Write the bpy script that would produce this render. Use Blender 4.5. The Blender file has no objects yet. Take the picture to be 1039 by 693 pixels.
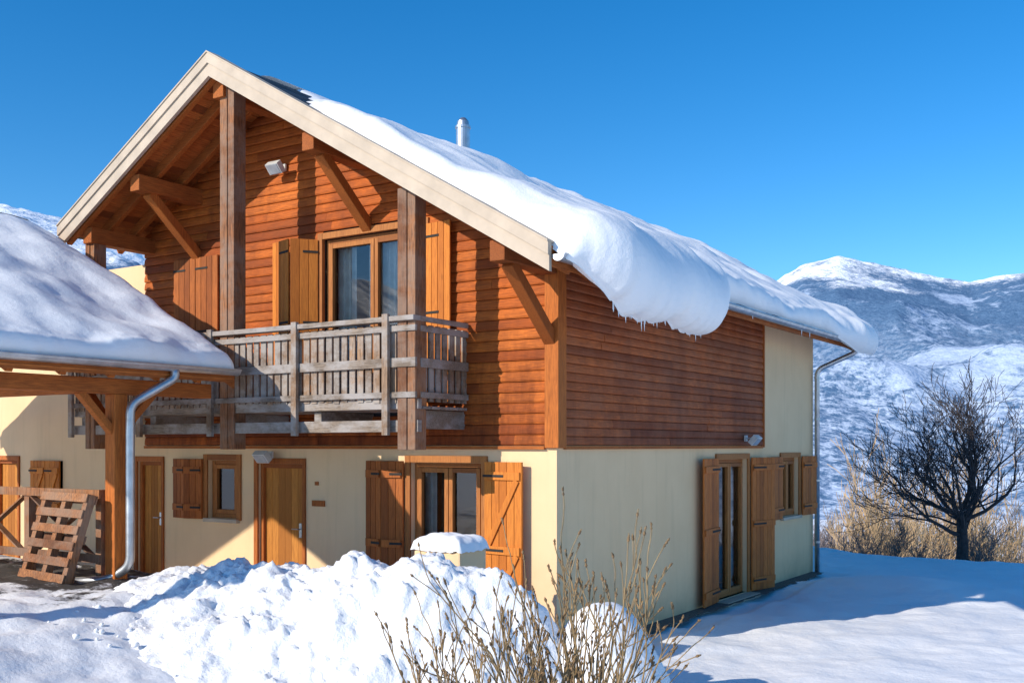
import bpy, math, random
from mathutils import Vector, noise, Matrix
random.seed(7)
R=random.random
def U(a,b): return a+(b-a)*random.random()
def cl(x,a=0.,b=1.): return max(a,min(b,x))
def sm(a,b,x):
    t=cl((x-a)/(b-a)); return t*t*(3-2*t)
def fr(x,y,z=0.,o=4): return noise.fractal(Vector((x,y,z)),0.9,2.0,o)

# ---------------------------------------------------------------- materials
class NT:
    def __init__(s,name):
        s.m=bpy.data.materials.new(name); s.m.use_nodes=True
        s.t=s.m.node_tree; s.n=s.t.nodes; s.b=s.n['Principled BSDF']
    def add(s,typ,**k):
        n=s.n.new(typ)
        for a,v in k.items(): setattr(n,a,v)
        return n
    def l(s,a,b): s.t.links.new(a,b)
    def val(s,sock,v):
        if isinstance(v,(int,float,tuple,list)):
            if isinstance(v,(tuple,list)) and len(v)==3 and len(sock.default_value)==4: v=(*v,1)
            sock.default_value=v
        else: s.l(v,sock)
    def mix(s,f,a,b,bt='MIX'):
        n=s.add('ShaderNodeMix',data_type='RGBA',blend_type=bt)
        s.val(n.inputs[0],f); s.val(n.inputs[6],a); s.val(n.inputs[7],b); return n.outputs[2]
    def math(s,op,a,b=0.,c=0.):
        n=s.add('ShaderNodeMath',operation=op); s.val(n.inputs[0],a); s.val(n.inputs[1],b); s.val(n.inputs[2],c); return n.outputs[0]
    def coord(s,scale=(1,1,1),loc=(0,0,0)):
        t=s.add('ShaderNodeTexCoord'); m=s.add('ShaderNodeMapping'); s.l(t.outputs['Object'],m.inputs[0])
        m.inputs['Scale'].default_value=scale; m.inputs['Location'].default_value=loc; return m.outputs[0]
    def noise(s,vec,scale,detail=4,rough=.55,dist=0.):
        n=s.add('ShaderNodeTexNoise'); s.l(vec,n.inputs['Vector']); n.inputs['Scale'].default_value=scale
        n.inputs['Detail'].default_value=detail; n.inputs['Roughness'].default_value=rough; n.inputs['Distortion'].default_value=dist; return n.outputs['Fac']
    def ramp(s,f,lo,hi,a=0.,b=1.):
        n=s.add('ShaderNodeMapRange'); s.l(f,n.inputs[0]); n.inputs[1].default_value=lo; n.inputs[2].default_value=hi
        n.inputs[3].default_value=a; n.inputs[4].default_value=b; return n.outputs[0]
    def bump(s,h,strength,dist=.02,prev=None):
        n=s.add('ShaderNodeBump'); s.l(h,n.inputs['Height']); n.inputs['Strength'].default_value=strength; n.inputs['Distance'].default_value=dist
        if prev: s.l(prev,n.inputs['Normal'])
        s.l(n.outputs[0],s.b.inputs['Normal']); return n.outputs[0]
    def col(s,c): s.val(s.b.inputs['Base Color'],c)

def wood(name,ca,cb,cd,st,rough=.7,darkamt=.5,grey=None,greyamt=0.,bs=.5,gamt=.6,streak=0.):
    """st: mapping scale, small along the grain"""
    N=NT(name); v=N.coord(st)
    g=N.noise(v,6,4,.65,.3)
    isl=N.add('ShaderNodeNewGeometry').outputs['Random Per Island']
    c=N.mix(isl,ca,cb)
    c=N.mix(N.ramp(isl,.68,.95,0,.6),c,cd)          # the odd darker board
    gd=N.ramp(g,.40,.66)
    c=N.mix(N.math('MULTIPLY',gd,gamt),c,cd)
    big=N.ramp(N.noise(N.coord((1,1,.5)),1.3,5,.65),.46,.70)
    c=N.mix(N.math('MULTIPLY',big,darkamt),c,cd)
    if grey:
        gg=N.ramp(N.noise(N.coord((.8,.8,1.2),(3,7,1)),2.2,5,.7),.42,.60)
        c=N.mix(N.math('MULTIPLY',gg,greyamt),c,grey)
    if streak:
        sp=N.add('ShaderNodeSeparateXYZ'); N.l(N.coord(),sp.inputs[0])
        zz=N.ramp(sp.outputs[2],4.4,2.5,0,1)
        sn=N.ramp(N.noise(N.coord((3.5,3.5,.7),(1,2,5)),1.6,5,.7),.40,.62)
        c=N.mix(N.math('MULTIPLY',N.math('MULTIPLY',zz,sn),streak),c,tuple(q*.7 for q in cd))
    vo=N.add('ShaderNodeTexVoronoi'); N.l(N.coord(tuple(q*.9 if q<3 else q*.28 for q in st)),vo.inputs['Vector']); vo.inputs['Scale'].default_value=2.2
    k=N.ramp(vo.outputs['Distance'],.03,.10,1,0)
    c=N.mix(N.math('MULTIPLY',k,.6),c,tuple(q*.35 for q in cd))
    N.col(c); N.b.inputs['Roughness'].default_value=rough; N.b.inputs['Specular IOR Level'].default_value=.22
    N.bump(g,bs,.01)
    return N.m
GX=(.9,14,14); GY=(14,.9,14); GZ=(14,14,.9)
OA=(.66,.175,.026); OB=(.48,.100,.014); OD=(.14,.028,.007)
M={}
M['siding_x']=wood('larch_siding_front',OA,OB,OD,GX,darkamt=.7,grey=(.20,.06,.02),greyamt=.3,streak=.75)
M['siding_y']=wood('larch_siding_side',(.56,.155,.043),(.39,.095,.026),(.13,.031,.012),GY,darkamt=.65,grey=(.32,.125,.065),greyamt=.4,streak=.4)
M['beam_x']=wood('timber_x',(.54,.165,.034),(.42,.118,.024),(.16,.042,.011),GX,darkamt=.4)
M['beam_y']=wood('timber_y',(.50,.15,.032),(.38,.108,.024),(.13,.035,.011),GY,darkamt=.4)
M['beam_z']=wood('timber_z',(.58,.175,.034),(.45,.125,.025),(.17,.045,.012),GZ,darkamt=.4)
M['post']=wood('weathered_post',(.46,.20,.08),(.31,.12,.05),(.08,.035,.02),GZ,darkamt=.7,grey=(.27,.19,.14),greyamt=.6,gamt=.9)
M['soffit']=wood('soffit_boards',(.60,.185,.042),(.42,.118,.028),(.15,.042,.013),GY,darkamt=.3)
M['grey_x']=wood('weathered_rail',(.36,.29,.23),(.27,.21,.16),(.09,.065,.045),GX,darkamt=.5,grey=(.38,.35,.33),greyamt=.85,gamt=.8)
M['grey_z']=wood('weathered_balusters',(.42,.25,.14),(.28,.20,.14),(.09,.055,.035),GZ,darkamt=.6,grey=(.37,.34,.31),greyamt=.85,gamt=.85)
M['shut']=wood('shutter_orange',(.74,.26,.045),(.62,.20,.032),(.32,.09,.018),GZ,darkamt=.25,bs=.25)
M['shutd']=wood('shutter_brown',(.52,.16,.036),(.38,.108,.025),(.15,.042,.013),GZ,darkamt=.4,bs=.3)
M['shuts']=wood('shutter_side',(.64,.20,.044),(.48,.14,.03),(.20,.058,.017),GZ,darkamt=.4,bs=.3)
M['door']=wood('door_wood',(.60,.25,.05),(.50,.195,.038),(.27,.095,.02),GZ,darkamt=.25,bs=.15)
M['frame']=wood('window_frame_wood',(.50,.20,.058),(.42,.16,.046),(.20,.065,.022),GZ,darkamt=.3,bs=.15)
def plaster():
    N=NT('cream_render'); v=N.coord()
    n1=N.noise(v,1.1,4,.6); n2=N.noise(v,120,2,.6); n3=N.noise(N.coord((6,6,.5)),1.2,5,.6)
    c=N.mix(N.ramp(n1,.3,.7),(.85,.61,.365),(.79,.555,.325))
    c=N.mix(N.ramp(n3,.52,.8,0,.35),c,(.58,.42,.25))
    sep=N.add('ShaderNodeSeparateXYZ'); N.l(v,sep.inputs[0])
    low=N.math('MULTIPLY',N.ramp(sep.outputs[2],.0,.6,1,0),N.ramp(n1,.3,.65))
    c=N.mix(N.math('MULTIPLY',low,.5),c,(.38,.29,.19))
    N.col(c); N.b.inputs['Roughness'].default_value=.92; N.b.inputs['Specular IOR Level'].default_value=.15; N.bump(n2,.4,.006); return N.m
M['cream']=plaster()
def simple(name,c,rough=.5,metal=0.,ns=8,var=.15,bs=.0,bscale=60):
    N=NT(name); v=N.coord(); n=N.noise(v,ns,4)
    N.col(N.mix(N.ramp(n,.3,.7),tuple(q*(1-var) for q in c),tuple(min(1,q*(1+var)) for q in c)))
    N.b.inputs['Roughness'].default_value=rough; N.b.inputs['Metallic'].default_value=metal
    if bs: N.bump(N.noise(v,bscale,3),bs,.01)
    return N.m
M['fascia']=simple('beige_fascia',(.50,.405,.305),.7,0,3,.14)
M['metal']=simple('zinc',(.48,.50,.53),.38,.85,6,.2)
M['roofm']=simple('dark_roof_sheet',(.06,.065,.08),.45,.3,4,.3)
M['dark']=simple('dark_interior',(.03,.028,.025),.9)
M['white']=simple('white_plastic',(.6,.6,.58),.4)
M['curtain']=simple('curtain_fabric',(.80,.78,.75),.9)
M['lamp']=simple('lamp_glass',(.35,.38,.42),.15)
M['bark']=simple('tree_bark',(.045,.036,.036),.9,0,9,.4)
M['bushbark']=simple('shrub_bark',(.27,.18,.085),.8,0,5,.4)
M['bud']=simple('shrub_buds',(.20,.12,.055),.8,0,30,.5)
M['gold']=simple('golden_twigs',(.44,.30,.16),.9,0,.4,.35)
M['greytwig']=simple('grey_twigs',(.20,.155,.14),.9,0,.6,.35)
M['gravel']=simple('gravel_stones',(.12,.105,.09),.95,0,35,.6,1.,40)
def glass():
    N=NT('window_glass'); N.n.remove(N.b)
    out=N.n['Material Output']; tr=N.add('ShaderNodeBsdfTransparent'); tr.inputs[0].default_value=(.78,.82,.82,1)
    gl=N.add('ShaderNodeBsdfGlossy'); gl.inputs['Roughness'].default_value=.02
    f=N.add('ShaderNodeFresnel'); f.inputs[0].default_value=1.9
    mx=N.add('ShaderNodeMixShader'); N.l(f.outputs[0],mx.inputs[0]); N.l(tr.outputs[0],mx.inputs[1]); N.l(gl.outputs[0],mx.inputs[2]); N.l(mx.outputs[0],out.inputs[0]); return N.m
M['glass']=glass()
def snow(name,b1=.25,sc=14,ground=False):
    N=NT(name); v=N.coord()
    n1=N.noise(v,sc,5,.65); n2=N.noise(v,sc*14,2,.6); n3=N.noise(v,.7,3)
    c=N.mix(N.ramp(n3,.3,.7),(.88,.89,.91),(.92,.925,.93))
    if ground:
        sep=N.add('ShaderNodeSeparateXYZ'); N.l(v,sep.inputs[0])
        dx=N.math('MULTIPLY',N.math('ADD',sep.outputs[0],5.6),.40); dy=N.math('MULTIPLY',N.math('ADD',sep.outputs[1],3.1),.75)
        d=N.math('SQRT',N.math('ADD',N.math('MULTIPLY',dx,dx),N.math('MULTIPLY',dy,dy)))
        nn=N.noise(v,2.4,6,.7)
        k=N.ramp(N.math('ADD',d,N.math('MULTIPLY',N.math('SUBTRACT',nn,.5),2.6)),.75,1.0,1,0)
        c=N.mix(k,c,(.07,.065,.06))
        lf=N.ramp(sep.outputs[0],-.5,-4,0,1); fy=N.ramp(sep.outputs[1],-1,-3,0,1)
        sp=N.ramp(N.noise(v,5,7,.75),.60,.70,0,1)
        k2=N.math('MULTIPLY',N.math('MULTIPLY',lf,fy),N.math('MULTIPLY',sp,.5))
        c=N.mix(k2,c,(.28,.26,.25))
    N.col(c); N.b.inputs['Roughness'].default_value=.65
    N.b.inputs['Specular IOR Level'].default_value=.25
    p=N.bump(n1,b1,.05); N.bump(n2,.25,.008,p); return N.m
M['snow']=snow('roof_snow',.25,6); M['gsnow']=snow('ground_snow',.35,8,True); M['psnow']=snow('ploughed_snow',.6,11)
def mountain():
    N=NT('mountain_forest_snow_haze'); v=N.coord((.001,.001,.001))
    g=N.add('ShaderNodeNewGeometry'); sp=N.add('ShaderNodeSeparateXYZ'); N.l(g.outputs['Position'],sp.inputs[0])
    h=sp.outputs[2]
    n=N.noise(v,1.3,6,.62); tre=N.noise(v,75,4,.8); clr=N.noise(v,2.0,6,.65,.5); fine=N.noise(v,30,5,.8)
    c=N.mix(N.ramp(tre,.36,.70),(.035,.085,.165),(.13,.21,.33))          # conifer forest; slope colours carry a painted blue haze tint
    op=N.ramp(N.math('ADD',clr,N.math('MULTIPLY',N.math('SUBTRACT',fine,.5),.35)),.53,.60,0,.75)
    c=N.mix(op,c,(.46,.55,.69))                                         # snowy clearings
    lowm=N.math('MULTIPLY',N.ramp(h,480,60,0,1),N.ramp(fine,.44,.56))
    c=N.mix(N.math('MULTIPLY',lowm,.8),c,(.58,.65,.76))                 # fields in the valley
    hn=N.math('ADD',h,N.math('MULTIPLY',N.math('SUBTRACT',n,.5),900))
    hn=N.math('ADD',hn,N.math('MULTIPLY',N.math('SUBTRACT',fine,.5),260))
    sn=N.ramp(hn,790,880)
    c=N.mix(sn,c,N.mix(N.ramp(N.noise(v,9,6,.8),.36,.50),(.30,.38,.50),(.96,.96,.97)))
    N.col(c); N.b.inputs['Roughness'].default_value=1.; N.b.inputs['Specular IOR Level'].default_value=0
    N.b.inputs['Emission Color'].default_value=(.15,.32,.62,1); N.b.inputs['Emission Strength'].default_value=.22  # blue glow over the whole range stands in for distance haze
    N.bump(N.noise(v,10,4,.65),.4,60); return N.m
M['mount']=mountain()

# ---------------------------------------------------------------- mesh builder
def empty(name,parent=None):
    o=bpy.data.objects.new(name,None); bpy.context.collection.objects.link(o)
    if parent: o.parent=parent
    return o
class MB:
    def __init__(s): s.v=[]; s.f=[]; s.mi=[]; s.cur=0
    def face(s,*ids): s.f.append(ids); s.mi.append(s.cur)
    def quad(s,*p):
        n=len(s.v); s.v+= [tuple(q) for q in p]; s.face(*range(n,n+len(p)))
    def obox(s,o,ax,ay,az):
        o=Vector(o);ax=Vector(ax);ay=Vector(ay);az=Vector(az); n=len(s.v)
        for k in (0,1):
            for j in (0,1):
                for i in (0,1): s.v.append(tuple(o+ax*i+ay*j+az*k))
        for q in ((0,2,3,1),(4,5,7,6),(0,1,5,4),(2,6,7,3),(0,4,6,2),(1,3,7,5)): s.face(*[n+t for t in q])
    def box(s,x0,x1,y0,y1,z0,z1): s.obox((x0,y0,z0),(x1-x0,0,0),(0,y1-y0,0),(0,0,z1-z0))
    def beam(s,p,q,w,h,up=(0,0,1)):
        p=Vector(p);q=Vector(q);d=q-p; sd=d.cross(Vector(up)).normalized(); u=sd.cross(d).normalized()
        s.obox(p-sd*w/2-u*h/2,sd*w,d,u*h)
    def tube(s,pts,rad,n=6,cap=True):
        pts=[Vector(p) for p in pts]; b=len(s.v); prev=None
        for i,p in enumerate(pts):
            d=(pts[min(i+1,len(pts)-1)]-pts[max(i-1,0)])
            if d.length<1e-9: d=Vector((0,0,1))
            d.normalize()
            if prev is None:
                a=d.cross(Vector((.3,.2,.93)))
                if a.length<.1: a=d.cross(Vector((1,0,0)))
            else: a=prev-d*prev.dot(d)
            a.normalize(); prev=a; c=d.cross(a); r=rad[i] if isinstance(rad,(list,tuple)) else rad
            for k in range(n):
                t=2*math.pi*k/n; s.v.append(tuple(p+a*(math.cos(t)*r)+c*(math.sin(t)*r)))
        for i in range(len(pts)-1):
            for k in range(n):
                k2=(k+1)%n; s.face(b+i*n+k,b+i*n+k2,b+(i+1)*n+k2,b+(i+1)*n+k)
        if cap:
            s.face(*[b+k for k in range(n)][::-1]); e=b+(len(pts)-1)*n; s.face(*[e+k for k in range(n)])
    def make(s,name,mats,parent=None,smooth=False,bevel=0):
        me=bpy.data.meshes.new(name); me.from_pydata(s.v,[],s.f)
        for m in (mats if isinstance(mats,(list,tuple)) else [mats]): me.materials.append(M[m] if isinstance(m,str) else m)
        me.polygons.foreach_set('material_index',s.mi)
        if smooth: me.polygons.foreach_set('use_smooth',[True]*len(me.polygons))
        me.update(); o=bpy.data.objects.new(name,me); bpy.context.collection.objects.link(o)
        if parent: o.parent=parent
        if bevel:
            b=o.modifiers.new('bevel','BEVEL'); b.width=bevel; b.segments=2; b.limit_method='ANGLE'
        return o
# facade mapping: F = front (plane y=0), S = side (plane x=0)
def P(face,u,z,d): return (u,-d,z) if face=='F' else (d,u,z)
def ubox(mb,face,u0,u1,z0,z1,d0,d1):
    a=P(face,u0,z0,d0); b=P(face,u1,z1,d1)
    mb.box(min(a[0],b[0]),max(a[0],b[0]),min(a[1],b[1]),max(a[1],b[1]),z0,z1)
def sheet(mb,face,u0,u1,z0,z1,ops,depth=.2,base=0.):
    us=sorted({u0,u1,*[o[0] for o in ops],*[o[1] for o in ops]}); zs=sorted({z0,z1,*[o[2] for o in ops],*[o[3] for o in ops]})
    for i in range(len(us)-1):
        for j in range(len(zs)-1):
            cu=(us[i]+us[i+1])/2; cz=(zs[j]+zs[j+1])/2
            if any(o[0]<cu<o[1] and o[2]<cz<o[3] for o in ops): continue
            mb.quad(P(face,us[i],zs[j],base),P(face,us[i+1],zs[j],base),P(face,us[i+1],zs[j+1],base),P(face,us[i],zs[j+1],base))
    for a,b,c,d in ops:
        for p,q in (((a,c),(a,d)),((b,c),(b,d)),((a,c),(b,c)),((a,d),(b,d))):
            mb.quad(P(face,*p,base),P(face,*q,base),P(face,*q,base-depth),P(face,*p,base-depth))
def window(par,face,u0,u1,z0,z1,leaves=2,dep=-.10,trim=True,name='window',curtain=False,proud=.03):
    e=empty(name,par); mb=MB()
    fw=.06
    def ring(a,b,c,d,w,d0,d1):
        ubox(mb,face,a,a+w,c,d,d0,d1); ubox(mb,face,b-w,b,c,d,d0,d1)
        ubox(mb,face,a+w,b-w,d-w,d,d0,d1-.003); ubox(mb,face,a+w,b-w,c,c+w,d0,d1-.003)
    ring(u0+.002,u1-.002,z0+.002,z1-.002,fw,dep-.04,dep+.03)
    lw=(u1-u0-2*fw)/leaves; g=MB()
    for i in range(leaves):
        a=u0+fw+lw*i+.006; b=a+lw-.012
        ring(a,b,z0+fw+.006,z1-fw-.006,.06,dep-.03,dep+.05)
        g.quad(P(face,a+.05,z0+fw+.05,dep+.0),P(face,b-.05,z0+fw+.05,dep),P(face,b-.05,z1-fw-.05,dep),P(face,a+.05,z1-fw-.05,dep))
    if trim:
        t=.09
        ubox(mb,face,u0-t,u0-.003,z0-.02,z1+t,.0,proud); ubox(mb,face,u1+.003,u1+t,z0-.02,z1+t,.0,proud)
        ubox(mb,face,u0-.003,u1+.003,z1+.003,z1+t,.0,proud-.004)
    mb.make('frame','frame',e,bevel=.004)
    g.make('glass','glass',e)
    if curtain:
        c=MB(); n=60
        spans=((u0+.05,u0+(u1-u0)*.22),(u0+(u1-u0)*.36,u0+(u1-u0)*.66)) if curtain==1 else ((u0+.04,u0+(u1-u0)*.20),(u1-(u1-u0)*.18,u1-.04))
        for (a,b) in spans:
            for i in range(n):
                x0=a+(b-a)*i/n; x1=a+(b-a)*(i+1)/n
                f=lambda x: dep-.13+.025*math.sin(x*55)
                c.quad(P(face,x0,z0+.05,f(x0)),P(face,x1,z0+.05,f(x1)),P(face,x1,z1-.05,f(x1)),P(face,x0,z1-.05,f(x0)))
        c.make('curtain','curtain',e,True)
    return e
def shutter(par,org,dr,nrm,w,z0,z1,mat,name='shutter',z_brace=True):
    """org=(x,y) hinge, dr horizontal unit dir, nrm outward unit normal"""
    mb=MB(); o=Vector((org[0],org[1],0)); dr=Vector((*dr,0)).normalized(); nr=Vector((*nrm,0)).normalized()
    n=max(3,round(w/.12)); pw=w/n
    for i in range(n):
        mb.obox(o+dr*(pw*i+.003)+Vector((0,0,z0)),dr*(pw-.006),nr*.03,Vector((0,0,z1-z0)))
    H=z1-z0
    rails=[z0+.12,z1-.22]+([ (z0+z1)/2-.05 ] if H>1.5 else [])
    if z_brace is not None:
        for r in rails: mb.obox(o+dr*.02+nr*.0305+Vector((0,0,r)),dr*(w-.04),nr*.024,Vector((0,0,.10)))
    if z_brace:
        rr=sorted(rails)
        for a,b in zip(rr[:-1],rr[1:]):
            p=o+dr*.07+nr*.042+Vector((0,0,a+.1)); q=o+dr*(w-.07)+nr*.042+Vector((0,0,b))
            mb.beam(p,q,.022,.08,up=(q-p).cross(nr))
    mb.make(name,mat,par,bevel=.004)
    h=MB()
    for r in rails: h.obox(o+nr*(.055 if z_brace is not None else .031)+Vector((0,0,r+.035)),dr*(w*.55),nr*.006,Vector((0,0,.03)))
    h.make(name+'_hinges','dark',par)

# ================================================================= CHALET
house=empty('wooden_chalet')
XR,ZR,SL=-4.56,7.64,.58; TH=math.atan(SL); YV=-1.30; YB=10.35
XE=.68; XLE=-7.85; WL=-7.55; HB=9.8
def roofz(x): return ZR-SL*abs(x-XR)
opsF=[(-7.75,-7.16,.35,2.25),(-6.10,-5.47,1.42,2.28),(-5.02,-4.13,.3,2.24),(-2.20,-1.08,.1,2.28),(-11.75,-11.05,.4,2.24),(-10.62,-9.75,1.30,2.24)]
opsS=[(4.92,6.20,.05,2.28),(7.93,8.88,1.20,2.28)]
mb=MB(); sheet(mb,'F',-14,0,-.4,2.5,opsF); sheet(mb,'S',0,HB,-.4,2.5,opsS)
sheet(mb,'S',6.93,HB,2.5,4.8,[]); sheet(mb,'F',-14,WL,2.5,5.36,[])
mb.quad((-14,HB,-.4),(0,HB,-.4),(0,HB,4.9),(-14,HB,4.9)); mb.quad((WL,HB,4.9),(0,HB,4.9),(XR,HB,ZR-.2))
mb.quad((-14,0,-.4),(-14,HB,-.4),(-14,HB,5.36),(-14,0,5.36))
mb.quad((WL,0,2.5),(WL,HB,2.5),(WL,HB,roofz(WL)-.12),(WL,0,roofz(WL)-.12))
mb.quad((-14,0,5.36),(WL,0,5.36),(WL,HB,5.36),(-14,HB,5.36))
mb.make('rendered_walls','cream',house)
mb=MB()
cols=[WL,XR,-3.72,-1.97,0]
for a,b in zip(cols[:-1],cols[1:]):
    segs=[(2.5,None)] if a!=-3.72 else [(2.5,3.02),(5.33,None)]
    for z0,z1 in segs:
        mb.quad((a,.01,z0),(b,.01,z0),(b,.01,z1 or roofz(b)-.1),(a,.01,z1 or roofz(a)-.1))
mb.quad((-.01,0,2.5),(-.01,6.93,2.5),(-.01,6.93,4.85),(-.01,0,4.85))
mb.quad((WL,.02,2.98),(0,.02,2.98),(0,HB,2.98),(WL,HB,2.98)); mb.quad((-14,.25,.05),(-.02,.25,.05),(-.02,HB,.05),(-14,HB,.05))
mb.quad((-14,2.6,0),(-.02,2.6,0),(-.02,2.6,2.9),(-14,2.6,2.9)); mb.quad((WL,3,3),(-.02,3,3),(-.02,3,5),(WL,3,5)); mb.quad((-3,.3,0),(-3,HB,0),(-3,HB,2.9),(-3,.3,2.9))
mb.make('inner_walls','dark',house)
def siding(face,u0,u1,z0,ztop,ops,pitch,name,mat):
    mb=MB(); z=z0; row=0
    while True:
        if face=='F':
            lo=max(u0,XR-(ZR-.16-z)/SL); hi=min(u1,XR+(ZR-.16-z)/SL)
            if hi-lo<.1: break
        else:
            if z+pitch>ztop: break
            lo,hi=u0,u1
        cuts=[lo]; x=lo+U(.6,3.2)
        while x<hi-.4: cuts.append(x); x+=U(2.0,3.9)
        cuts.append(hi)
        segs=[]
        for a,b in zip(cuts[:-1],cuts[1:]):
            ss=[(a+.0015,b-.0015)]
            for o in ops:
                if z+pitch>o[2] and z<o[3]-.02:
                    ns=[]
                    for p,q in ss:
                        if q<=o[0] or p>=o[1]: ns.append((p,q)); continue
                        if p<o[0]: ns.append((p,o[0]))
                        if q>o[1]: ns.append((o[1],q))
                    ss=ns
            segs+=ss
        for a,b in segs:
            jit=U(-.005,.004)
            prof=[(z+.004,.012),(z+.006,.030+jit),(z+.025,.037+jit),(z+pitch*.55,.034+jit),(z+pitch*.9,.024),(z+pitch+.002,.012)]
            n=len(mb.v)
            for u in (a,b):
                for pz,pd in prof: mb.v.append(P(face,u,pz,pd))
            m=len(prof)
            for i in range(m-1): mb.face(n+i,n+m+i,n+m+i+1,n+i+1)
            mb.face(*[n+i for i in range(m)]); mb.face(*[n+m+i for i in range(m)][::-1])
        z+=pitch; row+=1
    mb.make(name,mat,house)
opU=[(-3.74,-1.95,3.0,5.35)]
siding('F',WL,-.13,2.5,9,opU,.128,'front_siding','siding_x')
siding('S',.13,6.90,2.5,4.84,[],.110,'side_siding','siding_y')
mb=MB(); mb.box(-.14,.055,-.055,.14,2.47,4.83); mb.make('corner_post','beam_z',house,bevel=.008)
mb=MB(); mb.box(-.005,.05,6.90,6.95,2.47,4.83); mb.make('siding_end_trim','beam_z',house)
mb=MB(); ubox(mb,'F',WL,-.15,2.455,2.495,0.003,.05); ubox(mb,'S',.15,6.88,2.455,2.495,0.003,.045); mb.make('drip_board','beam_x',house)
window(house,'F',-2.20,-1.08,.1,2.28,2,name='french_window',curtain=2)
window(house,'F',-6.10,-5.47,1.42,2.28,1,name='small_window')
window(house,'F',-3.72,-1.97,3.02,5.33,2,dep=-.06,name='balcony_door',curtain=1,proud=.06)
window(house,'S',4.92,6.20,.05,2.28,2,name='side_french_window',curtain=2)
window(house,'S',7.93,8.88,1.20,2.28,2,name='side_window',curtain=2)
def door(u0,u1,z0,z1,nm):
    e=empty(nm,house); mb=MB()
    n=6; w=(u1-u0-.12)/n
    for i in range(n): ubox(mb,'F',u0+.06+w*i+.002,u0+.06+w*(i+1)-.002,z0,z1-.06,-.12,-.08)
    mb.make('leaf','door',e)
    mb=MB(); ubox(mb,'F',u0+.002,u0+.06,z0,z1-.002,-.14,-.03); ubox(mb,'F',u1-.06,u1-.002,z0,z1-.002,-.14,-.03); ubox(mb,'F',u0+.062,u1-.062,z1-.06,z1-.002,-.14,-.033)
    ubox(mb,'F',u0-.08,u0-.002,z0,z1+.08,0.001,.03); ubox(mb,'F',u1+.002,u1+.05,z0,z1+.08,0.001,.03); ubox(mb,'F',u0-.001,u1+.001,z1+.002,z1+.08,0.001,.027)
    mb.make('door_frame','shutd',e,bevel=.004)
    mb=MB(); ubox(mb,'F',u1-.16,u1-.11,z0+.9,z0+1.1,-.08,-.07); mb.tube([(u1-.135,.07,z0+1.02),(u1-.135,.02,z0+1.02),(u1-.25,.02,z0+1.02)],.009,6); mb.make('handle','metal',e)
door(-7.75,-7.16,.35,2.25,'store_door'); door(-5.02,-4.13,.3,2.24,'entrance_door'); door(-11.75,-11.05,.4,2.24,'annex_door')
F=(0,-1); S=(1,0)
shutter(house,(-2.29,-.035),(-1,-.25),F,.32,.15,2.3,'shutd',z_brace=False); shutter(house,(-2.60,-.115),(-1,.22),F,.33,.15,2.3,'shutd',z_brace=False)
shutter(house,(-1.0,-.035),(1,-.12),(-.12,-1),.60,.15,2.3,'shut')
shutter(house,(-6.18,-.035),(-1,-.25),F,.33,1.40,2.3,'shutd',z_brace=False); shutter(house,(-6.49,-.10),(-1,.15),F,.33,1.40,2.3,'shutd',z_brace=False)
shutter(house,(-10.6,-.035),(1,0),F,.43,1.30,2.24,'shut'); shutter(house,(-10.16,-.035),(1,0),F,.40,1.30,2.24,'shut')
shutter(house,(-6.80,-.05),(1,0),F,.49,3.1,5.33,'shutd',z_brace=None); shutter(house,(-6.30,-.05),(1,0),F,.49,3.1,5.33,'shutd',z_brace=None)
shutter(house,(-4.06,-.34),(-1,.30),F,.46,3.05,5.33,'shut',z_brace=None); shutter(house,(-3.80,-.06),(-.50,-.62),(.62,-.50),.38,3.05,5.33,'shut',z_brace=None)
shutter(house,(-1.90,-.06),(1,-.10),F,.42,3.05,5.33,'shut',z_brace=None)
shutter(house,(.04,4.83),(.10,-1),S,.76,.06,2.3,'shuts',z_brace=False); shutter(house,(.04,6.29),(.22,1),S,.70,.06,2.3,'shuts',z_brace=False)
shutter(house,(.04,7.83),(.06,-1),S,.66,1.18,2.3,'shuts',z_brace=False); shutter(house,(.04,8.97),(.1,1),S,.64,1.18,2.3,'shuts',z_brace=False)
mb=MB(); ubox(mb,'S',4.85,6.27,-.02,.045,0.002,.22); ubox(mb,'S',7.88,8.93,1.14,1.195,0.002,.07); ubox(mb,'F',-6.15,-5.42,1.36,1.415,0.002,.07); mb.make('sills','fascia',house,bevel=.005)
# --- roof
def slope_pt(side,d): return (XR+side*d*math.cos(TH), ZR-d*math.sin(TH))
LR=(XE-XR)/math.cos(TH); LL=(XR-XLE)/math.cos(TH)
mb=MB()
for side,L in ((1,LR),(-1,LL)):
    a=slope_pt(side,0); b=slope_pt(side,L)
    mb.obox((a[0],YV+.03,a[1]-.10),(b[0]-a[0],0,b[1]-a[1]),(0,YB-YV-.03,0),(0,0,.10))
for d in (.45,.95,1.45,1.95):
    a=slope_pt(1,d); mb.obox((a[0],YV+.05,a[1]),(.02,0,-.0116),(0,2.2,0),(0,0,.035))
mb.make('roof_deck','roofm',house)
mb=MB()
for side,L in ((1,LR),(-1,LL)):
    d=.01
    dirv=Vector((side*math.cos(TH),0,-math.sin(TH)))
    while d+.13<L:
        a=slope_pt(side,d)
        far=.0 if d<4.95 or side<0 else YB-.05
        mb.obox((a[0],YV+.06,a[1]-.125),dirv*.126,(0,far-YV-.06,0),(0,0,.022)); d+=.133
mb.make('soffit','soffit',house)
mb=MB()
for side,L in ((1,LR),(-1,LL)):
    a=slope_pt(side,.02); b=slope_pt(side,L-.05)
    for y in (YV+.10,-.78,-.32):
        mb.beam((a[0],y,a[1]-.20),(b[0],y,b[1]-.20),.08,.14)
mb.make('rafters','beam_x',house,bevel=.006)
mb=MB(); y=.2
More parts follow.
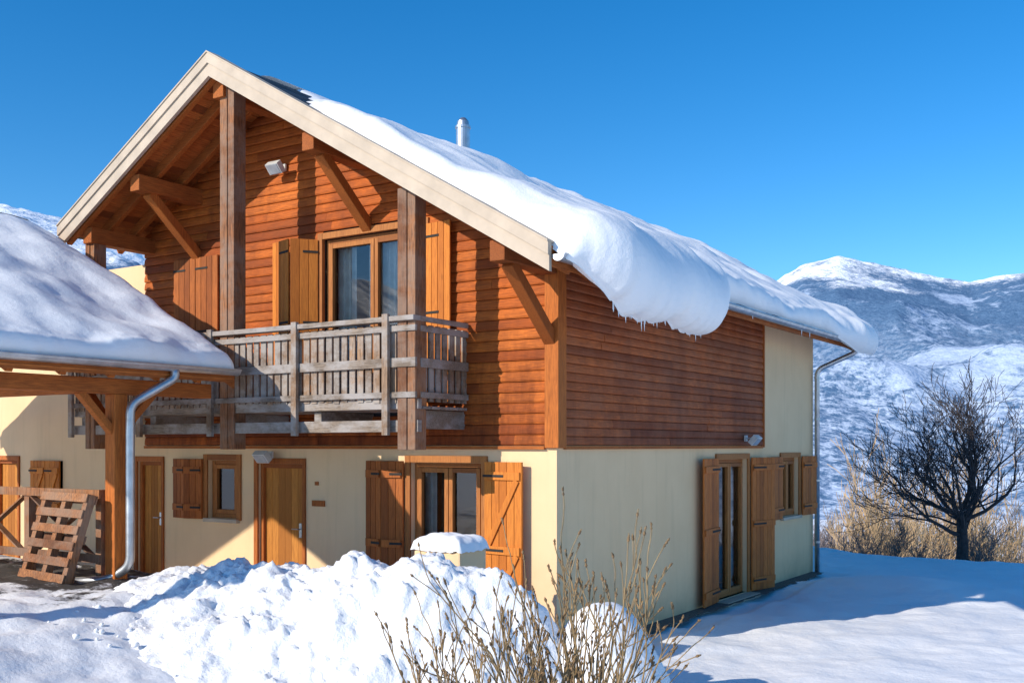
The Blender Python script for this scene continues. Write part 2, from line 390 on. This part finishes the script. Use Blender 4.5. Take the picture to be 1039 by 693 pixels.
while y<YB:
    a=slope_pt(1,5.2); b=slope_pt(1,LR-.06); mb.beam((a[0],y,a[1]-.18),(b[0],y,b[1]-.18),.08,.11); y+=.75
mb.make('eave_rafters','beam_x',house)
mb=MB()
for side,L in ((1,LR),(-1,LL)):
    a=slope_pt(side,0); b=slope_pt(side,L+.02); dx=b[0]-a[0]; dz=b[1]-a[1]
    mb.obox((a[0],YV-.022,a[1]-.27),(dx,0,dz),(0,.05,0),(0,0,.17)); mb.obox((a[0],YV-.045,a[1]-.10),(dx,0,dz),(0,.07,0),(0,0,.135))
    mb.obox((a[0],YB,a[1]-.28),(dx,0,dz),(0,.04,0),(0,0,.30))
mb.make('verge_boards','fascia',house)
mb=MB()
for side,L in ((1,LR),(-1,LL)):
    a=slope_pt(side,0); b=slope_pt(side,L+.02); mb.obox((a[0],YV-.06,a[1]+.037),(b[0]-a[0],0,b[1]-a[1]),(0,.2,0),(0,0,.02))
mb.make('verge_flashing','fascia',house)
mb=MB(); mb.box(XE-.02,XE+.012,YV+.01,YB-.01,4.38,4.595); mb.make('eave_fascia','beam_y',house)
mb=MB()
for x in (-6.30,-2.92,-.07,XR): 
    z=roofz(x)-.40; mb.box(x-.10,x+.10,YV+.14,.0,z-.11,z+.12)
mb.box(-7.5,-7.3,YV+.14,0,roofz(-7.4)-.50,roofz(-7.4)-.27)
mb.make('purlins','beam_y',house,bevel=.01)
mb=MB()
for x in (-6.30,-2.92,-.07):
    z=roofz(x)-.50
    mb.beam((x,-.93,z),(x,.0,z-.80),.13,.15,up=(1,0,0))
mb.make('braces','beam_z',house,bevel=.01)
mb=MB()
for x,w in ((-4.45,.13),(-1.39,.13),(-7.42,.10)):
    zt=roofz(x)-.28
    mb.box(x-w,x+w*.1-.006,-1.11,-.89,2.45,zt); mb.box(x+w*.1,x+w,-1.10,-.89,2.45,zt)
mb.make('balcony_posts','post',house,bevel=.008)
# --- balcony
bal=empty('balcony',house); B0,B1=-7.84,-1.24
mb=MB()
mb.box(B0,B1,-1.07,-1.00,2.93,3.05); mb.box(B0,B1,-1.075,-1.0,2.66,2.80)
for yy in (-.9,-.72,-.54,-.36,-.18): mb.box(B0,B1,yy-.085,yy+.085,2.93,2.965)
for xx in (-7.7,-6.1,-4.45,-2.9,-1.39): mb.box(xx-.06,xx+.06,-1.0,0,2.70,2.92)
mb.make('deck','grey_x',bal,bevel=.005)
mb=MB()
def rail(y0,y1,z0,z1): mb.box(B0,B1-.0,y0,y1,z0,z1)
rail(-1.16,-1.02,3.96,4.02); rail(-1.125,-1.085,3.42,3.53); rail(-1.125,-1.085,3.06,3.13); rail(-1.125,-1.085,3.84,3.91)
for z0,z1 in ((3.96,4.02),(3.84,3.91),(3.42,3.53),(3.06,3.13)): mb.box(B1-.05,B1-.01,-1.0,-.05,z0,z1)
mb.make('rails','grey_x',bal,bevel=.005)
mb=MB(); x=B0+.04
while x<B1-.12:
    w=U(.085,.10); mb.box(x,x+w,-1.083,-1.062+U(-.004,.004),3.02+U(-.02,.02),3.93); x+=.128
y=-.92
while y<-.1: mb.box(B1-.082,B1-.055,y,y+.085,3.02,3.93); y+=.135
mb.make('balusters','grey_z',bal)
mb=MB()
for x in (-7.8,-6.2,-4.72,-3.15,-1.66): mb.box(x-.045,x+.045,-1.18,-1.127,2.62,4.05)
mb.make('rail_posts','grey_z',bal,bevel=.005)
def gutter(x,y0,y1,z,r,par,name='gutter'):
    mb=MB(); n=10
    for rr in (r,r-.006):
        b=len(mb.v)
        for y in (y0,y1):
            for i in range(n+1):
                t=math.pi+math.pi*i/n; mb.v.append((x+rr*math.cos(t),y,z+rr*math.sin(t)))
        for i in range(n): mb.face(b+i,b+i+1,b+n+2+i,b+n+1+i)
    mb.tube([(x+r,y0,z),(x+r,y1,z)],.011,6)
    for y in (y0,y1): mb.quad(*[(x+r*math.cos(math.pi+math.pi*i/n),y,z+r*math.sin(math.pi+math.pi*i/n)) for i in range(n+1)])
    y=y0+.3
    while y<y1: mb.box(x-r,x+r,y,y+.02,z-.002,z+.004); y+=.6
    mb.make(name,'metal',par,smooth=False)
gutter(XE+.10,YV+.02,YB-.02,4.50,.075,house)
def pipe(pts,r,par,name='downpipe'):
    P_=[Vector(p) for p in pts]; out=[P_[0]]
    for i in range(1,len(P_)-1):
        a,b,c=P_[i-1],P_[i],P_[i+1]; q=min(.12,(b-a).length*.45,(c-b).length*.45)
        s=b+(a-b).normalized()*q; e=b+(c-b).normalized()*q
        for k in range(6): t=k/5; out.append(s*(1-t)**2+b*2*t*(1-t)+e*t*t)
    out.append(P_[-1]); mb=MB(); mb.tube(out,r,14); mb.make(name,'metal',par,smooth=True)
pipe([(XE+.10,9.95,4.46),(XE+.10,9.95,4.30),(.10,9.74,3.98),(.10,9.74,.0)],.048,house)
mb=MB()
for z in (.6,1.8,3.0,3.8): mb.tube([(.10,9.74,z),(.10,9.74,z+.04)],.056,12)
mb.make('pipe_clips','metal',house)
mb=MB(); mb.tube([(-4.3,4.03,7.2),(-4.3,4.03,7.98)],.12,20); mb.tube([(-4.3,4.03,7.98),(-4.3,4.03,8.02)],.135,20); mb.tube([(-4.3,4.03,8.02),(-4.3,4.03,8.10),(-4.3,4.03,8.16)],[.11,.10,.05],20)
mb.make('flue_chimney','metal',house,smooth=False)
def flood(face,u,z,nm):
    e=empty(nm,house); mb=MB(); c=Vector(P(face,u,z,.05)); out=Vector(P(face,0,0,1)); sd=Vector(P(face,1,0,0))
    mb.obox(c-sd*.05-Vector((0,0,.05)),sd*.1,out*.03,Vector((0,0,.1)))
    mb.tube([c+out*.02,c+out*.12,c+out*.14+Vector((0,0,-.03))],.014,8)
    d=(out*.75+Vector((0,0,-.65))).normalized(); up=sd.cross(d).normalized()
    if up.z<0: up=-up
    o=c+out*.14
    mb.obox(o-sd*.12-up*.08,sd*.24,d*.09,up*.16); mb.make('lamp_body','white',e,bevel=.012)
    g=MB(); g.obox(o-sd*.10-up*.065+d*.091,sd*.2,d*.006,up*.13); g.make('lamp_lens','lamp',e)
flood('F',-4.46,6.42,'floodlight'); flood('F',-4.72,2.37,'floodlight'); flood('S',6.0,2.62,'floodlight')
mb=MB(); mb.box(-3.95,-3.72,-.025,-.002,1.66,1.74); mb.box(-3.90,-3.84,-.02,-.002,1.95,2.0); mb.make('name_plate','shutd',house)

# ---------------------------------------------------------------- roof snow
def roof_snow(name,par,xr,zr,slope,xe,side,Y0,Y1,T,over,front,dy=.06,ridgeT=.3,endf=.3,amp=1.,rmax=.36):
    th=math.atan(slope); L=abs(xe-xr)/math.cos(th); ny=int((Y1-Y0)/dy); mb=MB(); NT_=72; NB=12
    for iy in range(ny+1):
        Y=Y0+(Y1-Y0)*iy/ny; o=over(Y); dm=L+o
        ds=[L*.93*i/(NT_*.55) for i in range(int(NT_*.55))]+[L*.93+(dm-L*.93)*math.sin(math.pi/2*i/int(NT_*.45)) for i in range(int(NT_*.45)+1)]
        def cen(d):
            if d<=L: return xr+side*d*math.cos(th), zr-d*math.sin(th), th
            x=xr+side*L*math.cos(th); z=zr-L*math.sin(th); st=8; q=(d-L)/st; a=th
            for k in range(st): a=min(th+(k+.5)*q*1.45,1.7); x+=side*q*math.cos(a); z-=q*math.sin(a)
            return x,z,a
        row=[]
        for d in ds:
            x,z,a=cen(d); na=a*sm(0,.5,d)
            big=1+.55*sm(L*.55,L,d)*sm(.2,.6,o)
            t=T*(ridgeT+(1-ridgeT)*sm(0,3.2,d))*big+amp*(.12*fr(x*.55,Y*.55,3,3)+.05*fr(x*1.5,Y*1.5,8,4))
            rr=min(rmax,max(.15,o+.08)); c=(d-(dm-rr))/rr; cap=math.sqrt(max(0,1-c*c)) if c>0 else 1
            yf=front(x,Y); e=cl((Y-yf)/.28); e2=cl((Y1-Y)/endf); ef=math.sqrt(max(0,1-(1-e)**2))*math.sqrt(max(0,1-(1-e2)**2))
            tt=max(t,.05)*cap*ef-.03*(1-ef)
            row.append((x+side*math.sin(na)*tt,Y,z+math.cos(na)*tt+.004))
        for i in range(NB+1):
            d=dm-(dm-(L-.25))*i/NB; x,z,a=cen(d); yf=front(x,Y); e=cl((Y-yf)/.28)
            q=math.sin(math.pi*min(1,(dm-d)/max(.05,o)))*(.10+.05*fr(x*3,Y*3,1,3))*sm(.1,.5,o)*e
            row.append((x-side*math.sin(a)*q,Y,z-math.cos(a)*q-.004))
        if iy==0: m=len(row)
        mb.v+=row
    for iy in range(ny):
        for i in range(m-1): mb.face(iy*m+i,iy*m+i+1,(iy+1)*m+i+1,(iy+1)*m+i)
    return mb.make(name,'snow',par,smooth=True)
def bmp(a,b,c,d,x): return sm(a,b,x)*(1-sm(c,d,x))
ov=lambda Y: .09+.70*bmp(-1.7,-.1,1.7,2.8,Y)*(1+.18*fr(Y*.9,2,0,2)+.07*fr(Y*4.5,5,0,3))+.05*fr(Y*1.4,7,0,4)+.36*bmp(8.0,9.4,10.4,10.8,Y)
frt=lambda x,Y: -1.22+1.5*sm(-2.5,-4.6,x)+.08*fr(x*1.5,4,0,3)
roof_snow('roof_snow_east',house,XR,ZR,SL,XE,1,-1.24,YB+.14,.29,ov,frt,dy=.05,ridgeT=.15,rmax=.42)
roof_snow('roof_snow_west',house,XR,ZR,SL,XLE,-1,-1.2,YB+.05,.24,lambda Y:.05,lambda x,Y:-.4,dy=.12,ridgeT=.15)
mb=MB()
for i in range(44):
    Y=U(-.5,2.3) if i<38 else U(2.6,9.5); big=i<38
    x=.80; z=4.44
    if big: 
        o=ov(Y); x=XE+.45*o+U(-.02,.04); z=4.6-.86*o+.05
    l=U(.02,.09)+(.08 if R()<.25 else 0); mb.tube([(x,Y,z+.06),(x,Y,z-l*.5),(x+.003,Y,z-l)],[.011,.006,.001],6)
N=NT('ice'); N.col((.8,.88,.95)); N.b.inputs['Roughness'].default_value=.08; M['ice']=N.m
mb.make('icicles','ice',house,smooth=True)

# ================================================================= CARPORT
cp=empty('timber_carport'); CX,CZ,CS,CE=-8.07,5.74,.55,-3.9; CY0,CY1=-7.6,-1.5; cth=math.atan(CS)
mb=MB()
for sd in (1,-1):
    mb.obox((CX,CY0,CZ-.08),(sd*(CE-CX),0,-CS*(CE-CX)),(0,CY1-CY0,0),(0,0,.08))
mb.make('roof_deck','roofm',cp)
mb=MB(); d=0
while d<4.7:
    x=CX+d*math.cos(cth); z=CZ-d*math.sin(cth); mb.obox((x,CY0+.03,z-.105),(.128*math.cos(cth),0,-.128*math.sin(cth)),(0,CY1-CY0-.06,0),(0,0,.02)); d+=.133
mb.make('soffit','soffit',cp)
mb=MB(); y=CY0+.1
while y<CY1:
    for sd in (1,-1): mb.beam((CX,y,CZ-.18),(CX+sd*4.05,y,CZ-.18-CS*4.05),.08,.13)
    y+=.62
mb.make('rafters','beam_x',cp)
mb=MB()
mb.box(CE-.025,CE+.012,CY0,CY1,3.30,3.47)
for sd in (1,-1): mb.obox((CX,CY1,CZ-.22),(sd*(CE-CX),0,-CS*(CE-CX)),(0,.035,0),(0,0,.22))
mb.make('fascia','beam_y',cp)
mb=MB(); mb.box(-4.35,-4.17,CY0,CY1-.1,3.10,3.28); mb.box(-12.0,-11.8,CY0,CY1-.1,3.08,3.28); mb.make('eave_beam','beam_y',cp,bevel=.01)
mb=MB(); mb.box(-4.34,-4.16,-3.04,-2.86,.7,3.10); mb.box(-4.34,-4.16,-7.2,-7.0,.7,3.10); mb.box(-12,-11.8,-3.04,-2.86,.5,3.08); mb.box(-12,-11.8,-7.2,-7,.5,3.08)
mb.make('posts','beam_z',cp,bevel=.01)
mb=MB(); mb.beam((-4.25,-3.0,2.65),(-4.25,-3.45,3.12),.09,.10,up=(1,0,0)); mb.beam((-4.25,-2.9,2.65),(-4.25,-2.45,3.12),.09,.10,up=(1,0,0)); mb.beam((-4.3,-2.95,2.65),(-4.8,-2.95,3.15),.09,.10,up=(0,1,0))
mb.box(-11.9,-4.35,-3.02,-2.88,3.13,3.27)
mb.make('braces','beam_x',cp,bevel=.01)
gutter(CE+.075,CY0,CY1+.02,3.45,.07,cp)
pipe([(CE+.075,-2.45,3.42),(CE+.075,-2.45,3.30),(-4.02,-2.93,2.98),(-4.02,-2.93,1.10),(-4.30,-3.02,.93),(-4.75,-3.25,.90)],.052,cp)
roof_snow('roof_snow',cp,CX,CZ,CS,CE,1,CY0,CY1+.02,.20,lambda Y:.07+.03*fr(Y*2,1,0,3),lambda x,Y:CY0-1,ridgeT=.7,amp=.9,endf=.22)
roof_snow('roof_snow_far',cp,CX,CZ,CS,2*CX-CE,-1,CY0,CY1+.02,.20,lambda Y:.05,lambda x,Y:CY0-1,ridgeT=.7,dy=.2,amp=.6)

# ================================================================= GROUND
def gh(x,y):
    left=sm(.6,-4.0,x); z=left*(.32+.60*sm(-.4,-2.3,y))
    if y>13.6:
        q=y-13.6; z-= .36*q*q/(q+3.0) if q<330 else 117.7
    z+= .22*math.exp(-((x-2.0)**2/2.0+(y-8.3)**2/1.2))
    z+= .10*sm(2,6,x)*sm(2,-4,y)
    return z
def axis(a,b,st,far):
    c=[a+st*i for i in range(int(round((b-a)/st))+1)]; q=st; lo=[];v=a
    while v>-far: q*=1.22; v-=q; lo.append(v)
    hi=[];v=b;q=st
    while v<far: q*=1.22; v+=q; hi.append(v)
    return lo[::-1]+c+hi
# faint footprints in the yard
prints=[]
random.seed(11)
def walk(x0,y0,x1,y1):
    L=math.hypot(x1-x0,y1-y0); n=int(L/.36); dx,dy=(x1-x0)/L,(y1-y0)/L
    for i in range(n):
        t=i*.36; s=.11 if i%2 else -.11; prints.append((x0+dx*t-dy*s+U(-.04,.04)+.25*math.sin(t*.8),y0+dy*t+dx*s+U(-.04,.04),math.atan2(dy,dx)))
walk(-1.8,-7.5,-5.2,-4.4)
cells={}
for p in prints:
    for i in (-1,0,1):
        for j in (-1,0,1): cells.setdefault((int(math.floor(p[0]*2))+i,int(math.floor(p[1]*2))+j),[]).append(p)
def steps(x,y):
    z=0
    for px,py,a in cells.get((int(math.floor(x*2)),int(math.floor(y*2))),()):
        dx,dy=x-px,y-py; u=(dx*math.cos(a)+dy*math.sin(a))/.17; v=(-dx*math.sin(a)+dy*math.cos(a))/.085; q=u*u+v*v
        if q<4: z+= -.05*math.exp(-q*q)+.015*math.exp(-(q-2)**2*2)
    return z
random.seed(3)
xs=axis(-12,11,.075,20000); ys=axis(-9.5,15.5,.075,20000)
mb=MB(); nx=len(xs)
for y in ys:
    for x in xs:
        z=gh(x,y)
        if -13<x<14 and -12<y<20:
            tr=sm(1.5,-1.5,x)
            z+=.055*fr(x*.7,y*.7,0,3)+(.012+.030*tr)*fr(x*3.2,y*3.2,5,4)+steps(x,y)
            if tr>0 : z-= .05*tr*max(0,noise.noise(Vector((x*2.1,y*2.1,9)))-.15)
            if 0<=x<.6 and 0<y<9.9: z-=.05
        mb.v.append((x,y,z))
for j in range(len(ys)-1):
    for i in range(nx-1): mb.face(j*nx+i,j*nx+i+1,(j+1)*nx+i+1,(j+1)*nx+i)
mb.make('ground','gsnow',smooth=True)
mb=MB()
n=120
for j in range(n):
    y0=.2+9.5*j/n; y1=.2+9.5*(j+1)/n
    e=lambda y:.28+.14*fr(y*1.5,3,0,4)
    mb.quad((.0,y0,.035),(e(y0),y0,.033),(e(y1),y1,.033),(.0,y1,.035))
mb.make('gravel_strip','gravel')

# snow pile
def lump(x,y,cx,cy,rx,ry,h,p=1.): 
    q=((x-cx)/rx)**2+((y-cy)/ry)**2; return h*math.exp(-q**p)
def chunk(x,y,sc,seed):
    d,pts=noise.voronoi(Vector((x*sc,y*sc,seed))); return max(0,.55-d[0])
mb=MB(); x0,x1,y0,y1,st=-5.0,3.1,-5.2,-.45,.03; nx=int((x1-x0)/st); ny=int((y1-y0)/st)
for j in range(ny+1):
    y=y0+st*j
    for i in range(nx+1):
        x=x0+st*i; wx=x+.10*fr(x*1.8,y*1.8,1,3); wy=y+.10*fr(x*1.8,y*1.8,4,3)
        h=lump(wx,wy,-2.9,-2.75,.85,.8,.28,1.2)+lump(wx,wy,-2.0,-2.7,.75,.95,.44,1.2)+lump(wx,wy,-1.15,-2.7,.75,1.0,.62,1.2)+lump(wx,wy,-.30,-2.75,.75,.9,.88,1.2)+lump(wx,wy,.50,-2.45,.70,.8,.98,1.2)+lump(wx,wy,1.15,-2.2,.55,.65,.60)
        h+=lump(wx,wy,-1.0,-3.8,1.3,.6,.18)+lump(wx,wy,.6,-3.5,.9,.6,.22)
        rough=cl(h*2.5)
        dome=lump(x,y,1.62,-1.85,.58,.60,1.0,1.5)
        h+=rough*(.10*fr(x*2.2,y*2.2,2,4)+.16*chunk(x,y,3.3,1)+.10*chunk(x,y,7.5,5)+.05*fr(x*13,y*13,2,4)-.06)
        h=max(h,dome+.03*fr(x*4,y*4,2,3))
        ed=min((x-x0),(x1-x),(y-y0),(y1-y)); h=h*sm(0,.3,ed)-.10*(1-sm(.02,.16,h))-.05*(1-sm(0,.1,ed))
        mb.v.append((x,y,gh(x,y)+h))
for j in range(ny):
    for i in range(nx): a=j*(nx+1)+i; mb.face(a,a+1,a+nx+2,a+nx+1)
mb.make('snow_pile','psnow',smooth=True)
mb=MB()
def blob(mb,c,r):
    b=len(mb.v); n=7; m=5; sd=R()*50
    for a in range(m+1):
        ph=math.pi*a/m
        for k in range(n):
            t=2*math.pi*k/n; d=Vector((math.sin(ph)*math.cos(t),math.sin(ph)*math.sin(t),math.cos(ph)))
            q=r*(1+.5*noise.noise(d*1.3+Vector((sd,0,0)))); mb.v.append((c[0]+d.x*q,c[1]+d.y*q,c[2]+d.z*q*.75))
    for a in range(m):
        for k in range(n): mb.face(b+a*n+k,b+a*n+(k+1)%n,b+(a+1)*n+(k+1)%n,b+(a+1)*n+k)
for i in range(90):
    x=U(-3.2,1.0); y=-3.9-U(0,.9)*R(); r=U(.012,.04)
    blob(mb,(x,y,gh(x,y)+r*.1),r)
mb.make('snow_lumps','psnow',smooth=True)

ub=empty('masonry_utility_box'); mb=MB(); mb.box(-.64,-.03,-1.90,-1.42,-.1,1.40); mb.make('body','cream',ub,bevel=.02)
mb=MB(); n=24
for j in range(n+1):
    for i in range(n+1):
        u=i/n*2-1; v=j/n*2-1; e=max(0,1-max(abs(u),abs(v))**3)
        mb.v.append((-.335+u*.33,-1.66+v*.27,1.39+.17*e**.5+.03*fr(u*2,v*2,1,3)))
for j in range(n):
    for i in range(n): a=j*(n+1)+i; mb.face(a,a+1,a+n+2,a+n+1)
mb.make('snow_cap','snow',ub,smooth=True)

# ================================================================= FENCE + PALLET
fn=empty('timber_fence'); mb=MB()
fy=-3.0
for x in (-4.45,-5.9,-7.35,-8.8): mb.box(x-.05,x+.05,fy-.05,fy+.05,.7,1.98)
for z in (1.88,1.12): mb.box(-8.8,-4.4,fy-.075,fy-.052,z,z+.10)
for a,b in ((-4.5,-5.85),(-5.95,-7.3),(-7.4,-8.75)):
    mb.beam((a,fy-.03,1.15),(b,fy-.03,1.9),.02,.08,up=(0,1,0)); mb.beam((a,fy+.0,1.9),(b,fy+.0,1.15),.02,.08,up=(0,1,0))
mb.make('frame','post',fn)
pl=empty('wooden_pallet'); mb=MB()
o=Vector((-5.50,-3.40,.93)); ax=Vector((1,-.12,0)).normalized(); up=Vector((0.10,.26,1)).normalized(); nr=ax.cross(up).normalized()
W_,H=1.1,1.05
for i in range(6): mb.obox(o+up*(i*(H-.1)/5),ax*W_,nr*.02,up*.1)
for i in range(3): mb.obox(o+ax*(i*(W_-.1)/2)-nr*.095,ax*.1,nr*.09,up*H)
for i in range(3): mb.obox(o-nr*.12+up*(i*(H-.1)/2),ax*W_,nr*.02,up*.1)
mb.make('slats','post',pl,bevel=.004)

# ================================================================= VEGETATION
def grow(mb,p,d,L,r,depth,mx,spread,up,nseg=4,kids=(2,4),shrink=.68,minr=.003,sides=None,tips=None,wob=.16):
    pts=[p];rad=[r]; q=p.copy(); dd=d.copy()
    for i in range(nseg):
        dd=(dd+Vector((U(-1,1),U(-1,1),U(-1,1)))*wob+Vector((0,0,up*.08))).normalized(); q=q+dd*(L/nseg); pts.append(q.copy()); rad.append(max(minr,r*(1-.45*(i+1)/nseg)))
    mb.tube(pts,rad,sides or (8 if depth==0 else 5 if depth<3 else 3),cap=False)
    if depth>=mx:
        if tips is not None: tips.append((q,dd))
        return
    k=random.randint(*kids)
    for j in range(k+1):
        t=1. if j==0 else U(.3,.95); idx=min(nseg,int(t*nseg)); b=pts[idx]
        a=Vector((U(-1,1),U(-1,1),U(-.6,1))).normalized(); nd=(dd+a*(spread if j else spread*.5)+Vector((0,0,up*.15))).normalized()
        grow(mb,b,nd,L*shrink*U(.75,1.15),max(minr,rad[idx]*(.62 if j else .82)),depth+1,mx,spread,up,nseg,kids,shrink,minr,sides,tips,wob)
random.seed(21)
def W(px,s):
    t=(px-519.5)/1065; return (6.392+s*(t*.8355-.5495), -10.686+s*(t*.5495+.8355))
tx,ty=1.62,16.0
mb=MB(); base=Vector((tx,ty,gh(tx,ty)-.1))
mb.tube([base,base+Vector((.02,0,.6)),base+Vector((-.02,.02,1.4))],[.17,.13,.11],9)
for k in range(11):
    a=k*2*math.pi/11+U(-.3,.3); el=U(.30,.75) if k%2 else U(.7,1.15); d=Vector((math.cos(a)*math.cos(el),math.sin(a)*math.cos(el),math.sin(el)))
    grow(mb,base+Vector((0,0,U(.75,1.35))),d,U(1.35,1.7),.055,1,5,.80,.22,5,(2,3),.70,.0065,wob=.24)
grow(mb,base+Vector((-.02,.02,1.25)),Vector((.05,0,1)),1.45,.07,1,5,.8,.3,5,(2,4),.72,.0065,wob=.2)
mb.make('bare_tree','bark')
def shrub(name,mat,h,stems,mx,spread=.5,minr=.006,upb=1.):
    mb=MB()
    for i in range(stems):
        a=U(0,6.28); rr=U(0,.25)*h*.5
        grow(mb,Vector((math.cos(a)*rr,math.sin(a)*rr,0)),Vector((math.cos(a)*.3,math.sin(a)*.3,1)).normalized(),h*.42,.02*h*.4,1,mx,spread,upb,3,(2,4),.66,minr,3)
    me=bpy.data.meshes.new(name); me.from_pydata(mb.v,[],mb.f); me.materials.append(M[mat]); return me
sh=[shrub('grey_shrub_mesh','greytwig',2.4,7,4,.75,.006,.5) for _ in range(3)]
gt=[shrub('golden_tree_mesh','gold',10,3,5,.85,.016,.4) for _ in range(3)]
grp=empty('distant_shrub_row')
for i in range(11):
    x=U(-5.5,4.5); y=U(15.8,19.5); 
    o=bpy.data.objects.new('shrub_clump',sh[i%3]); o.location=(x,y,gh(x,y)-.2); o.rotation_euler=(0,0,U(0,6)); s=U(.45,.75); o.scale=(s*1.3,s*1.3,s); o.parent=grp; bpy.context.collection.objects.link(o)
grp=empty('distant_golden_trees')
for i in range(12):
    px=(893+i*9 if i<8 else 975+(i-8)*22)+U(-6,6); s=U(52,66); x,y=W(px,s)
    top=2.5+(452-(436+(0 if i<8 else 48)+U(-8,28)))*s/1065
    o=bpy.data.objects.new('tree_clump',gt[i%3]); zz=gh(x,y)-.3; q=(top-zz)/10.; o.location=(x,y,zz); o.rotation_euler=(0,0,U(0,6)); o.scale=(q*.65,q*.65,q); o.parent=grp; bpy.context.collection.objects.link(o)
grp=empty('distant_grey_trees')
for i in range(26):
    px=U(800,1150); s=U(75,150); x,y=W(px,s)
    o=bpy.data.objects.new('grey_tree_clump',sh[i%3]); q=U(2.0,3.4)*s/90; o.location=(x,y,-.10*s-2); o.rotation_euler=(0,0,U(0,6)); o.scale=(q,q,q); o.parent=grp; bpy.context.collection.objects.link(o)
random.seed(5)
mb=MB(); bd=MB(); tips=[]
for cx,cy,hh,n in ((2.30,-4.95,1.55,14),(2.85,-4.55,1.95,24)):
    for i in range(n):
        a=U(0,6.28); ti=U(.06,.50); d=Vector((math.cos(a)*ti,math.sin(a)*ti,1)).normalized()
        b=Vector((cx+math.cos(a)*U(0,.16),cy+math.sin(a)*U(0,.16),gh(cx,cy)))
        grow(mb,b,d,hh*U(.50,.62),.014,1,3,.55,.6,5,(2,4),.50,.0036,5,tips)
for q,d in tips:
    for k in range(3):
        p=q-d*U(0,.05); r=U(.006,.012); bd.tube([p-d*.014,p,p+d*.018+Vector((U(-.01,.01),U(-.01,.01),0))],[r*.4,r,.001],5)
sb=empty('garden_shrub'); mb.make('stems','bushbark',sb,smooth=True); bd.make('buds','bud',sb,smooth=True)

# ================================================================= MOUNTAINS
ctrl=[(-900,300),(-300,230),(0,206),(30,213),(60,220),(140,240),(300,300),(500,330),(700,315),(785,286),(815,268),(850,259),(885,266),(915,272),(950,280),(985,285),(1010,280),(1039,276),(1090,282),(1300,300),(1900,250)]
CAMX,CAMY=6.392,-10.686
def ridge_e(px):
    for (a,ya),(b,yb) in zip(ctrl[:-1],ctrl[1:]):
        if a<=px<=b: t=(px-a)/(b-a); return (452-(ya+(yb-ya)*t))/1065
    return .15
R0,R1=1700.,6000.
def mh(az,r):
    px=519.5+1065*math.tan(az); H=ridge_e(px)*R1*math.cos(az)
    t=(r-R0)/(R1-R0)
    x=r*math.sin(az); y=r*math.cos(az)
    n=noise.ridged_multi_fractal(Vector((x/2100,y/2100,3.3)),1.2,2.1,6,1.0,2.0)
    if t<=1: z=-125+(H+125)*max(0,t)**1.2; a=math.sin(math.pi*cl(t))**.8
    else: z=H-(t-1)*1500; a=0
    return z+a*230*(n-1.1)+ (8*fr(x/60,y/60,0,3)) 
mb=MB(); na,nr=620,160; A0,A1=math.radians(-58),math.radians(58)
vx=Vector((.8355,.5495)); vy=Vector((-.5495,.8355))
def wpos(az,r):
    l=r*math.sin(az); f=r*math.cos(az); return CAMX+vx.x*l+vy.x*f, CAMY+vx.y*l+vy.y*f
for j in range(nr+1):
    r=R0-100+(R1*1.12-R0)*j/nr
    for i in range(na+1):
        az=A0+(A1-A0)*i/na; x,y=wpos(az,r); mb.v.append((x,y,mh(az,r)))
for j in range(nr):
    for i in range(na): a=j*(na+1)+i; mb.face(a,a+1,a+na+2,a+na+1)
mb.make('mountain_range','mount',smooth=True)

# ================================================================= LIGHT + CAMERA
EL=math.radians(26); hx,hy=.39,.92; nn=math.hypot(hx,hy); hx/=nn; hy/=nn
sd=bpy.data.lights.new('sun','SUN'); sd.energy=5.0; sd.angle=math.radians(.5); sd.color=(1,.91,.78)
so=bpy.data.objects.new('sun',sd); bpy.context.collection.objects.link(so)
so.rotation_euler=Vector((hx*math.cos(EL),hy*math.cos(EL),-math.sin(EL))).to_track_quat('-Z','Y').to_euler()
w=bpy.data.worlds.new('World'); bpy.context.scene.world=w; w.use_nodes=True; nt=w.node_tree
bg=nt.nodes['Background']; sky=nt.nodes.new('ShaderNodeTexSky'); sky.sky_type='NISHITA'; sky.sun_disc=False
sky.sun_elevation=EL; sky.sun_rotation=math.atan2(-hx,-hy)%(2*math.pi); sky.altitude=1500; sky.air_density=1.0; sky.dust_density=.3; sky.ozone_density=3.0
hs=nt.nodes.new('ShaderNodeHueSaturation'); hs.inputs['Saturation'].default_value=1.36; hs.inputs['Value'].default_value=1.25
nt.links.new(sky.outputs[0],hs.inputs['Color']); nt.links.new(hs.outputs[0],bg.inputs[0]); bg.inputs[1].default_value=.15
cam=bpy.data.cameras.new('camera'); co=bpy.data.objects.new('camera',cam); bpy.context.collection.objects.link(co)
co.location=(CAMX,CAMY,2.5); co.rotation_euler=(math.radians(90),0,math.radians(33.33))
cam.sensor_width=36; cam.lens=36*1065/1039; cam.shift_y=(452-346.5)/1039; cam.clip_end=60000; cam.clip_start=.1
sc=bpy.context.scene; sc.camera=co; sc.view_settings.view_transform='Standard'; sc.view_settings.look='None'; sc.view_settings.exposure=0
